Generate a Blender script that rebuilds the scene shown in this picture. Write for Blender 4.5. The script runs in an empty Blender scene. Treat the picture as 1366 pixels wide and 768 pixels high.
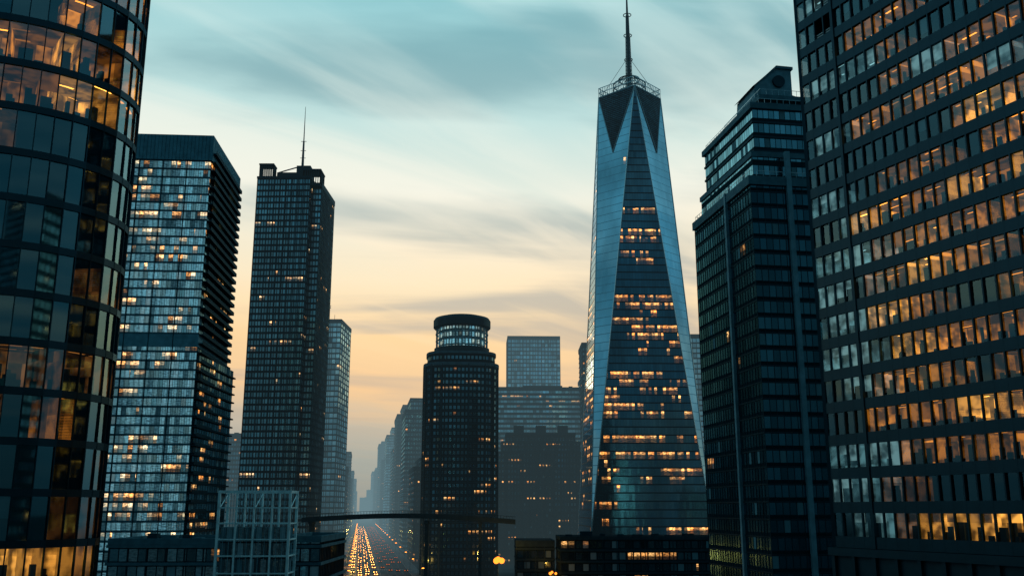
import bpy, math, random
from mathutils import Vector
R = random.Random(7)
CAMZ = 30.0
scene = bpy.context.scene

# ------------------------------------------------------------ mesh builder
class MB:
    def __init__(s):
        s.v=[]; s.f=[]; s.m=[]; s.uv=[]; s.mats=[]
    def mi(s,mat):
        if mat not in s.mats: s.mats.append(mat)
        return s.mats.index(mat)
    def poly(s,pts,mat,uvs=None):
        b=len(s.v); s.v.extend([tuple(p) for p in pts])
        s.f.append(tuple(range(b,b+len(pts)))); s.m.append(s.mi(mat))
        if uvs is None: uvs=[(p[0]+p[1],p[2]) for p in pts]
        s.uv.extend(uvs)
    def box(s,c,sz,mat,yaw=0.0):
        cx,cy,cz=c; w,d,h=sz[0]/2,sz[1]/2,sz[2]
        ca,sa=math.cos(yaw),math.sin(yaw)
        P=[(cx+x*ca-y*sa,cy+x*sa+y*ca) for x,y in((-w,-d),(w,-d),(w,d),(-w,d))]
        s.prism(P,cz,cz+h,mat)
    def prism(s,P,z0,z1,mat,top=None,bottom=True,u0=0.0):
        n=len(P); u=u0
        for i in range(n):
            a=P[i]; b=P[(i+1)%n]; L=math.hypot(b[0]-a[0],b[1]-a[1])
            s.poly([(a[0],a[1],z0),(b[0],b[1],z0),(b[0],b[1],z1),(a[0],a[1],z1)],mat,[(u,z0),(u+L,z0),(u+L,z1),(u,z1)])
            u+=L
        t=top or mat
        s.poly([(p[0],p[1],z1) for p in P],t,[(p[0],p[1]) for p in P])
        if bottom: s.poly([(p[0],p[1],z0) for p in reversed(P)],t,[(p[0],p[1]) for p in reversed(P)])
    def ring(s,P,off,z0,z1,mat,inn=0.0):
        O=offset(P,off); I=offset(P,-inn) if inn else P
        n=len(P)
        for i in range(n):
            j=(i+1)%n
            a,b,c,d=O[i],O[j],I[i],I[j]
            s.poly([(a[0],a[1],z0),(b[0],b[1],z0),(b[0],b[1],z1),(a[0],a[1],z1)],mat)
            s.poly([(a[0],a[1],z1),(b[0],b[1],z1),(d[0],d[1],z1),(c[0],c[1],z1)],mat)
            s.poly([(c[0],c[1],z0),(d[0],d[1],z0),(b[0],b[1],z0),(a[0],a[1],z0)],mat)
            if inn: s.poly([(d[0],d[1],z0),(c[0],c[1],z0),(c[0],c[1],z1),(d[0],d[1],z1)],mat)
    def beam(s,a,b,r,mat,n=4,r2=None):
        a=Vector(a); b=Vector(b); d=(b-a).normalized(); r2=r if r2 is None else r2
        up=Vector((0,0,1)) if abs(d.z)<.9 else Vector((1,0,0))
        x=d.cross(up).normalized(); y=d.cross(x)
        A=[];B=[]
        for i in range(n):
            t=2*math.pi*(i+.5)/n; o=x*math.cos(t)+y*math.sin(t)
            A.append(a+o*r); B.append(b+o*r2)
        for i in range(n):
            j=(i+1)%n; s.poly([A[i],B[i],B[j],A[j]],mat)
        s.poly(A,mat); s.poly(list(reversed(B)),mat)
    def fins(s,P,sp,w,d,z0,z1,mat,edges=None,corner=True):
        n=len(P)
        for i in range(n):
            if edges is not None and i not in edges: continue
            a=Vector(P[i]); b=Vector(P[(i+1)%n]); L=(b-a).length
            k=max(1,round(L/sp)); t=(b-a)/L; nn=Vector((t.y,-t.x)); yaw=math.atan2(t.y,t.x)
            for j in range(0 if corner else 1,k):
                p=a+t*(L*j/k)+nn*(d/2-.02)
                s.box((p.x,p.y,z0),(w,d,z1-z0),mat,yaw)
    def obj(s,name,parent=None,smooth=False):
        me=bpy.data.meshes.new(name); me.from_pydata(s.v,[],s.f)
        for m in s.mats: me.materials.append(m)
        me.polygons.foreach_set('material_index',s.m)
        if smooth: me.polygons.foreach_set('use_smooth',[True]*len(s.f))
        uvl=me.uv_layers.new(name='UVMap'); flat=[]
        for u in s.uv: flat.extend((u[0],u[1]))
        uvl.data.foreach_set('uv',flat)
        me.update()
        o=bpy.data.objects.new(name,me); scene.collection.objects.link(o)
        if parent: o.parent=parent
        return o
def empty(name):
    o=bpy.data.objects.new(name,None); scene.collection.objects.link(o); return o
def offset(P,d):
    n=len(P); out=[]
    for i in range(n):
        p0=Vector(P[i-1][:2]); p=Vector(P[i][:2]); p1=Vector(P[(i+1)%n][:2])
        e0=(p-p0).normalized(); e1=(p1-p).normalized()
        n0=Vector((e0.y,-e0.x)); n1=Vector((e1.y,-e1.x))
        m=(n0+n1)/(1+n0.dot(n1))
        q=p+m*d; out.append((q.x,q.y))
    return out
def rect(flx,fly,w,d,yawdeg=0):
    a=math.radians(yawdeg); c,s=math.cos(a),math.sin(a)
    return [(flx,fly),(flx+w*c,fly+w*s),(flx+w*c-d*s,fly+w*s+d*c),(flx-d*s,fly+d*c)]

# ------------------------------------------------------------ materials
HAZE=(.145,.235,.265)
class NT:
    def __init__(s,mat):
        mat.use_nodes=True; s.t=mat.node_tree; s.t.nodes.clear(); s.mat=mat
        s.out=s.t.nodes.new('ShaderNodeOutputMaterial')
    def n(s,ty,**k):
        nd=s.t.nodes.new(ty)
        for a,b in k.items(): setattr(nd,a,b)
        return nd
    def put(s,sock,v):
        if isinstance(v,bpy.types.NodeSocket): s.t.links.new(v,sock)
        elif isinstance(v,(tuple,list)) and len(v)==3 and sock.type=='RGBA': sock.default_value=(*v,1)
        else: sock.default_value=v
    def m(s,op,a,b=0.0,c=None,clamp=False):
        nd=s.n('ShaderNodeMath',operation=op,use_clamp=clamp)
        s.put(nd.inputs[0],a); s.put(nd.inputs[1],b)
        if c is not None: s.put(nd.inputs[2],c)
        return nd.outputs[0]
    def mr(s,v,a,b,c,d,smooth=False):
        nd=s.n('ShaderNodeMapRange'); nd.clamp=True
        if smooth: nd.interpolation_type='SMOOTHSTEP'
        for i,x in enumerate((v,a,b,c,d)): s.put(nd.inputs[i],x)
        return nd.outputs[0]
    def mix(s,f,a,b,blend='MIX'):
        nd=s.n('ShaderNodeMix',data_type='RGBA',blend_type=blend)
        s.put(nd.inputs[0],f); s.put(nd.inputs[6],a); s.put(nd.inputs[7],b); return nd.outputs[2]
    def comb(s,x,y,z):
        nd=s.n('ShaderNodeCombineXYZ')
        for i,v in enumerate((x,y,z)): s.put(nd.inputs[i],v)
        return nd.outputs[0]
    def mixsh(s,f,a,b):
        nd=s.n('ShaderNodeMixShader'); s.put(nd.inputs[0],f); s.t.links.new(a,nd.inputs[1]); s.t.links.new(b,nd.inputs[2]); return nd.outputs[0]
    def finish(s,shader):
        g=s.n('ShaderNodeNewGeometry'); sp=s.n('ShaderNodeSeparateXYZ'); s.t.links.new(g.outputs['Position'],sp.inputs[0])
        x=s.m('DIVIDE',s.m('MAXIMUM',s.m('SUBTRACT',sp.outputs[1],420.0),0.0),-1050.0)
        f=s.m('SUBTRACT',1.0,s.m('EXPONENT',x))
        em=s.n('ShaderNodeEmission'); s.put(em.inputs[0],HAZE); em.inputs[1].default_value=1  # distance haze painted in as emission, growing with world Y
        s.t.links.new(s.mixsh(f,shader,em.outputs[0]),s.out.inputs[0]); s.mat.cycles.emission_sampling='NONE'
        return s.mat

def simple(name,col,rough=.6,metal=0.0,var=.25,scale=.5,gl=None):
    """painted / stone / metal surface: noise-varied diffuse with a weak tinted sheen"""
    m=bpy.data.materials.new(name); t=NT(m)
    geo=t.n('ShaderNodeNewGeometry'); nz=t.n('ShaderNodeTexNoise'); nz.inputs['Scale'].default_value=scale; nz.inputs['Detail'].default_value=5
    t.put(nz.inputs['Vector'],geo.outputs['Position'])
    k=t.mr(nz.outputs['Fac'],.3,.7,1-var,1+var)
    c=t.mix(1.0,col,t.comb(k,k,k),'MULTIPLY')
    d=t.n('ShaderNodeBsdfDiffuse'); t.put(d.inputs[0],c)
    g=t.n('ShaderNodeBsdfGlossy'); t.put(g.inputs[0],col if metal>.6 else (.35,.75,1.0)); g.inputs['Roughness'].default_value=max(.15,rough*.7)
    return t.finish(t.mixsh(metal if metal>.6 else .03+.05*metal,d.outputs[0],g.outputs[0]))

def facade(name,bay=1.6,fl=3.6,fw=.08,s0=.25,s1=.95,glass=(.3,.42,.46),frame=(.008,.026,.035),lit=.15,A=(1,.33,.05),B=(1,.60,.22),es=1.0,rough=.1,tilt=.03,seed=0.0,metal=.9,grp=4,ky=.45,kx=.12,blind=.15,frough=.5,zlo=None,zhi=None,cool=0.0,gvar=.4,strip=.5,fmetal=0.0,flat=False,rowc=1.9):
    m=bpy.data.materials.new(name); t=NT(m)
    uv=t.n('ShaderNodeUVMap'); sp=t.n('ShaderNodeSeparateXYZ'); t.t.links.new(uv.outputs[0],sp.inputs[0])
    U=t.m('DIVIDE',sp.outputs[0],bay); V=t.m('DIVIDE',sp.outputs[1],fl)
    cu=t.m('FLOOR',U); cv=t.m('FLOOR',V); fu=t.m('FRACT',U); fv=t.m('FRACT',V)
    w=t.m('MULTIPLY',t.m('MULTIPLY',t.m('GREATER_THAN',fu,fw),t.m('LESS_THAN',fu,1-fw)),t.m('MULTIPLY',t.m('GREATER_THAN',fv,s0),t.m('LESS_THAN',fv,s1)))
    wn=t.n('ShaderNodeTexWhiteNoise'); t.put(wn.inputs['Vector'],t.comb(cu,cv,seed+.5))
    wg=t.n('ShaderNodeTexWhiteNoise'); t.put(wg.inputs['Vector'],t.comb(t.m('FLOOR',t.m('DIVIDE',t.m('ADD',U,t.m('MULTIPLY',cv,1.37)),grp)),cv,seed+9.5))
    wf=t.n('ShaderNodeTexWhiteNoise'); t.put(wf.inputs['Vector'],t.comb(3.0,cv,seed+4.5))
    nz=t.n('ShaderNodeTexNoise'); nz.inputs['Scale'].default_value=1; nz.inputs['Detail'].default_value=2
    t.put(nz.inputs['Vector'],t.comb(t.m('MULTIPLY',cu,kx),t.m('MULTIPLY',cv,ky),seed))
    cl=t.mr(nz.outputs['Fac'],.42,.66,.02,2.6)
    p=t.m('MULTIPLY',t.m('MULTIPLY',cl,lit),t.m('POWER',t.mr(wf.outputs['Value'],0,1,.1,rowc),1.0 if rowc<2 else 2.0))
    if zlo is not None:
        p=t.m('MULTIPLY',p,t.mr(sp.outputs[1],zlo-20,zlo+10,.15,1)); p=t.m('MULTIPLY',p,t.mr(sp.outputs[1],zhi-15,zhi+20,1,.05))
    on=t.m('MULTIPLY',t.m('LESS_THAN',wg.outputs['Value'],p),t.m('LESS_THAN',wn.outputs['Value'],.78))
    on=t.m('MAXIMUM',on,t.m('LESS_THAN',wn.outputs['Value'],t.m('MULTIPLY',p,.1)))
    sc=t.n('ShaderNodeSeparateColor'); t.t.links.new(wn.outputs['Color'],sc.inputs[0])
    n2=t.n('ShaderNodeTexNoise'); n2.inputs['Scale'].default_value=1; n2.inputs['Detail'].default_value=3
    t.put(n2.inputs['Vector'],t.comb(t.m('MULTIPLY',sp.outputs[0],.9),t.m('MULTIPLY',sp.outputs[1],2.6),seed))
    inten=t.m('MULTIPLY',t.mr(n2.outputs['Fac'],.38,.62,.1,1.5),t.m('POWER',t.mr(sc.outputs[1],0,1,.3,1.2),2.0))
    # upper part of each flat lit pane painted brighter, like a lit ceiling
    inten=t.m('MULTIPLY',inten,t.mr(fv,s0+(s1-s0)*strip-.06,s0+(s1-s0)*strip+.06,.08,1.25))
    e=t.m('MULTIPLY',t.m('MULTIPLY',on,w),t.m('MULTIPLY',inten,es))
    # slow panel-to-panel drift plus weather staining keeps the elevation from being uniform
    n3=t.n('ShaderNodeTexNoise'); n3.inputs['Scale'].default_value=.045; n3.inputs['Detail'].default_value=3
    t.put(n3.inputs['Vector'],t.comb(sp.outputs[0],t.m('MULTIPLY',sp.outputs[1],.6),seed))
    gv=t.m('MULTIPLY',t.mr(sc.outputs[0],0,1,1-gvar,1+gvar),t.mr(n3.outputs['Fac'],.35,.65,.7,1.3))
    gl=t.mix(1.0,glass,t.comb(gv,gv,gv),'MULTIPLY')
    bl=t.m('MULTIPLY',w,t.m('LESS_THAN',sc.outputs[2],blind))
    gl=t.mix(bl,gl,(.10,.23,.28))
    base=t.mix(w,frame,gl)
    g=t.n('ShaderNodeNewGeometry'); va=t.n('ShaderNodeVectorMath',operation='SUBTRACT'); t.put(va.inputs[0],wn.outputs['Color']); va.inputs[1].default_value=(.5,.5,.5)
    vs=t.n('ShaderNodeVectorMath',operation='SCALE'); t.t.links.new(va.outputs[0],vs.inputs[0]); t.put(vs.inputs[3],t.m('MULTIPLY',w,tilt))
    vd=t.n('ShaderNodeVectorMath',operation='ADD'); t.t.links.new(g.outputs['Normal'],vd.inputs[0]); t.t.links.new(vs.outputs[0],vd.inputs[1])
    vn=t.n('ShaderNodeVectorMath',operation='NORMALIZE'); t.t.links.new(vd.outputs[0],vn.inputs[0])
    ecol=t.mix(sc.outputs[2],A,B)
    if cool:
        k=t.m('MULTIPLY',t.m('MULTIPLY',w,t.m('SUBTRACT',1.0,on)),t.m('MULTIPLY',t.m('MULTIPLY',t.mr(sc.outputs[1],0,1,.1,1.6),t.mr(n2.outputs['Fac'],.35,.65,.3,1.6)),cool))  # unlit panes get a faint blue glow painted in to lift them
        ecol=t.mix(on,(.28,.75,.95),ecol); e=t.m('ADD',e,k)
    met=t.m('ADD',t.m('MULTIPLY',t.m('SUBTRACT',w,bl),metal),t.m('MULTIPLY',t.m('SUBTRACT',1.0,w),fmetal))
    if flat:   # coated dark glass: tinted mirror of fixed strength
        d=t.n('ShaderNodeBsdfDiffuse'); t.put(d.inputs[0],base)
        gg=t.n('ShaderNodeBsdfGlossy'); t.put(gg.inputs[0],base); t.put(gg.inputs['Roughness'],t.mr(w,0,1,frough,rough)); t.t.links.new(vn.outputs[0],gg.inputs['Normal'])
        em=t.n('ShaderNodeEmission'); t.put(em.inputs[0],ecol); t.put(em.inputs[1],e)
        ad=t.n('ShaderNodeAddShader'); t.t.links.new(t.mixsh(met,d.outputs[0],gg.outputs[0]),ad.inputs[0]); t.t.links.new(em.outputs[0],ad.inputs[1])
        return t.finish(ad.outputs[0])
    pr=t.n('ShaderNodeBsdfPrincipled'); t.put(pr.inputs['Base Color'],base); t.put(pr.inputs['Specular Tint'],(.5,.8,1)); pr.inputs['Specular IOR Level'].default_value=.3
    t.put(pr.inputs['Metallic'],met); t.put(pr.inputs['Roughness'],t.mr(w,0,1,frough,rough)); t.t.links.new(vn.outputs[0],pr.inputs['Normal'])
    t.put(pr.inputs['Emission Color'],ecol); t.put(pr.inputs['Emission Strength'],e)
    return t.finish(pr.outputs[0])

M_dark=simple('dark_metal',(.005,.02,.028),.5,.2)
M_dark2=simple('dark_stone',(.009,.03,.04),.6)
M_conc=simple('concrete_trim',(.05,.13,.165),.7)
M_roof=simple('roof_gravel',(.03,.06,.07),.9)
M_steel=simple('steel',(.30,.46,.52),.35,.8)
M_mast=simple('mast_paint',(.02,.05,.06),.5,.3)
M_lightpanel=simple('light_panel',(.12,.26,.32),.5)
M_pale=simple('pale_frame',(.14,.28,.33),.5)
M_white=simple('white_painted_steel',(.55,.78,.82),.5)
M_crown=simple('crown_cladding',(.08,.24,.31),.4,.3)

def glass_pane(name,refl=.2,tint=(.8,.86,.86)):
    m=bpy.data.materials.new(name); t=NT(m)
    tr=t.n('ShaderNodeBsdfTransparent'); t.put(tr.inputs[0],tint)
    gl=t.n('ShaderNodeBsdfGlossy'); t.put(gl.inputs[0],(.42,.85,1.0)); gl.inputs['Roughness'].default_value=.03
    fr=t.n('ShaderNodeFresnel'); fr.inputs[0].default_value=1.5
    f=t.m('ADD',refl,t.m('MULTIPLY',fr.outputs[0],.75),clamp=True)
    t.t.links.new(t.mixsh(f,tr.outputs[0],gl.outputs[0]),t.out.inputs[0]); return m
def interior(name,col,st,kind):  # room light painted in: walls, ceilings and blinds emit by themselves
    m=bpy.data.materials.new(name); t=NT(m)
    uv=t.n('ShaderNodeUVMap'); sp=t.n('ShaderNodeSeparateXYZ'); t.t.links.new(uv.outputs[0],sp.inputs[0])
    u,v=sp.outputs[0],sp.outputs[1]
    nz=t.n('ShaderNodeTexNoise'); nz.inputs['Scale'].default_value=1; nz.inputs['Detail'].default_value=2
    t.put(nz.inputs['Vector'],t.comb(t.m('MULTIPLY',u,.5),t.m('MULTIPLY',v,.6),0.0))
    k=t.mr(nz.outputs['Fac'],.36,.64,.15,1.1,True)
    if kind=='ceil':
        a=t.m('LESS_THAN',t.m('FRACT',t.m('DIVIDE',v,2.1)),.13)
        b=t.m('LESS_THAN',t.m('FRACT',t.m('DIVIDE',u,2.7)),.7)
        wn=t.n('ShaderNodeTexWhiteNoise'); t.put(wn.inputs['Vector'],t.comb(t.m('FLOOR',t.m('DIVIDE',u,2.7)),t.m('FLOOR',t.m('DIVIDE',v,2.1)),1.0))
        s=t.m('ADD',t.m('MULTIPLY',k,.22),t.m('MULTIPLY',t.m('MULTIPLY',a,b),t.mr(wn.outputs['Value'],.3,1,0,4.5)))
    elif kind=='wall':
        wn=t.n('ShaderNodeTexWhiteNoise'); t.put(wn.inputs['Vector'],t.comb(t.m('FLOOR',t.m('DIVIDE',u,1.7)),t.m('FLOOR',t.m('DIVIDE',v,2.2)),1.0))
        s=t.m('MULTIPLY',k,t.m('POWER',t.mr(wn.outputs['Value'],0,1,.35,1.1),2.0))
    else: s=t.m('MULTIPLY',k,.6)
    em=t.n('ShaderNodeEmission'); t.put(em.inputs[0],col); t.put(em.inputs[1],t.m('MULTIPLY',s,st))
    t.t.links.new(em.outputs[0],t.out.inputs[0]); m.cycles.emission_sampling='NONE'; return m
M_glass=glass_pane('window_glass',.2)
M_glassR=glass_pane('window_glass_clear',.07)
M_intdark=simple('interior_dark',(.006,.015,.02),.8)
M_desk=simple('office_furniture',(.012,.01,.009),.7)
LV=[]
for i,(c,s) in enumerate([((1,.36,.07),.17),((1,.31,.035),.48),((1,.31,.03),.95),((1,.40,.06),1.8)]):
    LV.append((interior('lit_wall_%d'%i,c,s,'wall'),interior('lit_ceiling_%d'%i,c,s,'ceil'),interior('blind_%d'%i,c,s*.75,'blind')))
M_blindcool=simple('blind_cool',(.13,.25,.29),.8)
M_cool=(interior('cool_glow_wall',(.30,.72,.80),.36,'wall'),interior('cool_glow_ceiling',(.4,.8,.85),.25,'ceil'),interior('cool_glow_blind',(.42,.78,.82),.5,'blind'))  # cool glow painted into rooms, standing in for pale sky reflections in panes

def inward(P):
    n=len(P); out=[]
    for i in range(n):
        a=Vector(P[max(0,i-1)]); b=Vector(P[min(n-1,i+1)]); e=(b-a).normalized(); out.append(Vector((-e.y,e.x)))
    return out
def near_tower(parent,P,zb,nf,fh,sill,head,depth,litfn,frame,mw=.12,md=.16,band_out=.12,rooms=(2,5),pier=None,glass=None,pbl=.14,openfn=None):
    """P open path with building on its left; one bay per segment."""
    IN=inward(P); n=len(P)-1; glass=glass or M_glass
    fr=MB(); gl=MB(); it=MB(); fu=MB()
    cum=[0]
    for i in range(n): cum.append(cum[-1]+(Vector(P[i+1])-Vector(P[i])).length)
    def pt(i,off,z):
        p=Vector(P[i])+IN[i]*off; return (p.x,p.y,z)
    for k in range(nf+1):
        z=zb+k*fh; za=z-head; zc=z+sill
        for i in range(n):
            o=-band_out
            fr.poly([pt(i,o,za),pt(i+1,o,za),pt(i+1,o,zc),pt(i,o,zc)],frame)
            fr.poly([pt(i,o,zc),pt(i+1,o,zc),pt(i+1,.3,zc),pt(i,.3,zc)],frame)
            fr.poly([pt(i,.3,za),pt(i+1,.3,za),pt(i+1,o,za),pt(i,o,za)],frame)
        if k==nf: break
        w0=zc; w1=z+fh-head
        for i in range(n):
            if openfn and openfn(k,i):
                for zz in (w0+.25,w0+.55):
                    fr.beam(pt(i,.05,zz),pt(i+1,.05,zz),.03,M_steel)
                continue
            e=[R.uniform(-.02,.02) for _ in range(4)]
            d=.1
            gl.poly([pt(i,d+e[0],w0),pt(i+1,d+e[1],w0),pt(i+1,d+e[2],w1)],glass)
            gl.poly([pt(i,d+e[0],w0),pt(i+1,d+e[2],w1),pt(i,d+e[0]+(e[2]-e[1]),w1)],glass)
        i=0
        while i<n:
            L=min(R.randint(*rooms),n-i)
            if openfn and openfn(k,i): L=1
            lv=litfn(k,i,R)
            if openfn and openfn(k,i): lv=-1
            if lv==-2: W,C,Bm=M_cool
            elif lv<0: W=C=M_intdark; Bm=M_blindcool
            else: W,C,Bm=LV[lv]
            dep=depth*R.uniform(.7,1.0)
            zt=w1+.06; us=R.uniform(0,50)
            for j in range(i,i+L):
                it.poly([pt(j,dep,z+.02),pt(j+1,dep,z+.02),pt(j+1,dep,zt),pt(j,dep,zt)],W,[(us+cum[j],z),(us+cum[j+1],z),(us+cum[j+1],zt),(us+cum[j],zt)])
                it.poly([pt(j,.15,zt),pt(j,dep,zt),pt(j+1,dep,zt),pt(j+1,.15,zt)],C,[(us+cum[j],us+.1),(us+cum[j],us+dep),(us+cum[j+1],us+dep),(us+cum[j+1],us+.1)])
                it.poly([pt(j,.15,z+.02),pt(j+1,.15,z+.02),pt(j+1,dep,z+.02),pt(j,dep,z+.02)],M_intdark)
                pb=pbl if lv>=0 else (.6 if lv==-2 else .08)
                if R.random()<pb and not (openfn and openfn(k,j)):
                    f=R.choice([.2,.35,.5,.7] if lv>-2 else [.4,.7,1.0]); zz=w1-(w1-w0)*f
                    it.poly([pt(j,.32,zz),pt(j+1,.32,zz),pt(j+1,.32,w1+.03),pt(j,.32,w1+.03)],Bm,[(us+cum[j],zz),(us+cum[j+1],zz),(us+cum[j+1],w1),(us+cum[j],w1)])
                if lv>=0:
                    for q in range(R.randint(1,4)):
                        p=Vector(pt(j,R.uniform(.8,2.8),z))+ (Vector(pt(j+1,0,z))-Vector(pt(j,0,z)))*R.random()
                        e=Vector(P[j+1])-Vector(P[j]); h=R.choice([.9,1.15,1.3,1.75,2.2])+ (sill*.5)
                        fu.box((p.x,p.y,z+.02),(R.uniform(.25,.9),R.uniform(.2,.5),h),M_desk,math.atan2(e.y,e.x))
            for j in (i,i+L):
                it.poly([pt(j,.2,z+.02),pt(j,dep,z+.02),pt(j,dep,zt),pt(j,.2,zt)],W,[(0,z),(dep,z),(dep,zt),(0,zt)])
            i+=L
    zt=zb+nf*fh
    for i in range(n+1):
        e=IN[i]; big=pier and (i in pier)
        w=mw*(2.6 if big else 1); d=md*(1.6 if big else 1)
        p=Vector(P[i])-e*(d/2-.1)
        fr.box((p.x,p.y,zb-head),(w,d+.1,zt-zb),frame,math.atan2(e.y,e.x)-math.pi/2)
    fr.obj('frames',parent); gl.obj('glazing',parent); it.obj('interiors',parent); fu.obj('office_furniture',parent)

# ------------------------------------------------------------ left curved tower
tw=empty('curved_glass_tower')
cx,cy,a,b=-48.8,82.0,14.0,10.0
def ell(t,o=0): return (cx+(a+o)*math.cos(t),cy+(b+o)*math.sin(t))
nb=44
path=[]
ts=[math.radians(150)+ (math.radians(450)-math.radians(150))*i/2000 for i in range(2001)]
acc=[0]
for i in range(2000):
    p,q=ell(ts[i]),ell(ts[i+1]); acc.append(acc[-1]+math.hypot(q[0]-p[0],q[1]-p[1]))
j=0
for i in range(nb+1):
    tg=acc[-1]*i/nb
    while j<2000 and acc[j]<tg: j+=1
    path.append(ell(ts[min(j,2000)]))
def lit_left(k,i,R):
    f=k+3
    r=R.random()
    tab={6:(1.0,[3,3,2]),7:(.3,[0,1]),8:(.3,[0,1]),9:(.4,[1,2]),10:(.85,[0,0,0,1]),11:(.3,[0,1]),12:(.25,[0,1]),13:(.06,[0]),14:(.12,[0,1]),15:(.06,[0]),16:(.8,[1,2,3]),17:(.75,[2,1,3]),18:(.5,[1,2]),19:(.3,[1])}
    p,l=tab.get(f,(.3,[0,1]))
    return R.choice(l) if r<p else -1
M_frL=simple('dark_mullion',(.004,.017,.024),.35,.4)
near_tower(tw,path,11.7,21,3.9,.36,.24,5.0,lit_left,M_frL,mw=.08,md=.1,band_out=.04,rooms=(1,4),pbl=.08)
c=MB(); core=[ell(2*math.pi*i/40,-5.4) for i in range(40)]; c.prism(core,0,95,M_dark2,M_roof)
base=[ell(2*math.pi*i/40,.1) for i in range(40)]; c.prism(base,0,11.3,M_dark2)
c.prism([ell(2*math.pi*i/40,.3) for i in range(40)],93.6,96,M_dark,M_roof)
c.obj('core',tw)

# ------------------------------------------------------------ right tower
tw=empty('gridded_office_tower')
dx,dy=.445/1.0945,-1/1.0945
A=Vector((39.2,120.0)); bay=1.65
path=[]
nrm=Vector((.9137,.4066))
for i in range(8,0,-1): path.append(tuple(A+nrm*bay*i))
for i in range(0,33): path.append(tuple(A+Vector((dx,dy))*bay*i))
def lit_right(k,i,R):
    j=i-8
    if j<0: return -1
    r=R.random()
    if j<4: return -2 if r<.8 else -1
    if k>=16: return (R.choice([0,1,2]) if r<.22 else (-2 if r<.55 else -1))
    if k>=12: return (R.choice([0,1,2,2]) if r<.55 else (-2 if r<.68 else -1))
    return R.choice([1,1,2,2,3]) if r<.82 else -1
M_frR=simple('bronze_frame',(.004,.023,.033),.45,.2)
near_tower(tw,path,26.0,22,4.0,.85,.45,5.0,lit_right,M_frR,mw=.17,md=.2,band_out=.14,rooms=(1,4),pier=[8,12],glass=M_glassR,pbl=.1,openfn=lambda k,i:(i in(10,11) and k>=16 and k!=18))
c=MB(); f=Vector((dx,dy))
B0=A+nrm*5.3+f*1.0; B1=A+f*52+nrm*5.3; B2=A+f*52+nrm*28; B3=A+nrm*28+f*1.0
c.prism([tuple(B0),tuple(B1),tuple(B2),tuple(B3)],0,116,M_dark2,M_roof)
P0=[tuple(A-nrm*.1),tuple(A+f*52.8-nrm*.1),tuple(A+f*52.8+nrm*28),tuple(A+nrm*28)]
c.prism(P0,0,25.4,M_dark2); c.fins(P0,3.3,.5,.4,0,25.2,M_dark); c.ring(P0,.6,24.6,25.5,M_dark)
c.prism(P0,114.2,117,M_dark,M_roof)
c.obj('core',tw)

# ------------------------------------------------------------ generic high-rise
def tower(name,P,h,mat,fl,band=None,bh=.5,bo=.25,finsp=None,fw=.3,fd=.35,finmat=None,crown=2.0,clutter=True,z0=0,bandmat=None,step=1,par=None,edges=None):
    e=par or empty(name); m=MB(); m.prism(P,z0,h,mat,M_roof,bottom=False); m.obj('facade',e)
    d=MB()
    if band:
        k=math.ceil(z0/fl)
        while k*fl<h-.5:
            if k*fl>z0+.3: d.ring(P,bo,k*fl-bh*.5,k*fl+bh*.5,bandmat or M_dark)
            k+=step
    if finsp: d.fins(P,finsp,fw,fd,z0,h,finmat or M_dark,edges=edges)
    d.ring(P,.4,h-.6,h+crown,bandmat or M_dark,inn=.3)
    if clutter:
        c=sum((Vector(p) for p in P),Vector((0,0)))/len(P); w=(Vector(P[1])-Vector(P[0])).length; yaw=math.atan2(P[1][1]-P[0][1],P[1][0]-P[0][0])
        rr=random.Random(int(c.x*7+c.y))
        d.box((c.x+rr.uniform(-.15,.15)*w,c.y,h),(w*rr.uniform(.3,.6),w*.3,rr.uniform(3,6.5)),M_dark2,yaw)
        for _ in range(6):
            q=c+Vector((rr.uniform(-.38,.38)*w,rr.uniform(-.25,.25)*w)); d.box((q.x,q.y,h),(rr.uniform(1.5,4),rr.uniform(1.5,3),rr.uniform(2.5,5)),M_dark2,yaw)
        d.beam((c.x+w*.2,c.y,h),(c.x+w*.2,c.y,h+rr.uniform(8,14)),.15,M_mast)
    d.obj('trim',e); return e

# pale glass residential high rise
F_res=facade('facade_pale_glass',bay=1.5,fl=2.9,fw=.05,s0=.2,s1=.97,glass=(.75,1.0,1.0),frame=(.05,.14,.18),lit=.24,es=1.3,rough=.13,tilt=.2,seed=3,A=(1,.40,.10),B=(.95,.75,.42),blind=.3,metal=.85,cool=.14,grp=3,gvar=.6)
F_resd=facade('facade_balcony',bay=2.6,fl=2.9,fw=.1,s0=.2,s1=.95,glass=(.08,.20,.26),lit=.14,es=1.0,seed=8,grp=2,flat=True)
e=empty('balcony_high_rise')
yaw=4; P=rect(-138,297.2,38.2,42,yaw); H=149
m=MB()
n=len(P); u=0
for i in range(4):
    p,q=P[i],P[(i+1)%4]; L=math.hypot(q[0]-p[0],q[1]-p[1])
    m.poly([(*p,0),(*q,0),(*q,H),(*p,H)],F_res if i in(0,3) else F_resd,[(u,0),(u+L,0),(u+L,H),(u,H)]); u+=L
m.poly([(*p,H) for p in P],M_roof); m.obj('facade',e)
d=MB()
for k in range(1,51):
    z=k*2.9
    d.ring(P,.12,z-.1,z+.12,M_conc if k%2 else M_dark2)
    p,q=Vector(P[1]),Vector(P[2]); t=(q-p).normalized(); nn=Vector((t.y,-t.x)); L=(q-p).length
    c0=p+t*(L/2)+nn*.85; d.box((c0.x,c0.y,z-.15),(L-.6,1.5,.35),M_dark,math.atan2(t.y,t.x))
    c1=p+t*(L/2)+nn*1.55; d.box((c1.x,c1.y,z+.2),(L-.6,.08,.85),M_dark2,math.atan2(t.y,t.x))
d.fins(P,7.6,.3,.3,0,H,M_dark2,edges=[0]); d.fins(P,1.5,.06,.12,0,H,M_dark2,edges=[0])
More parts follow.
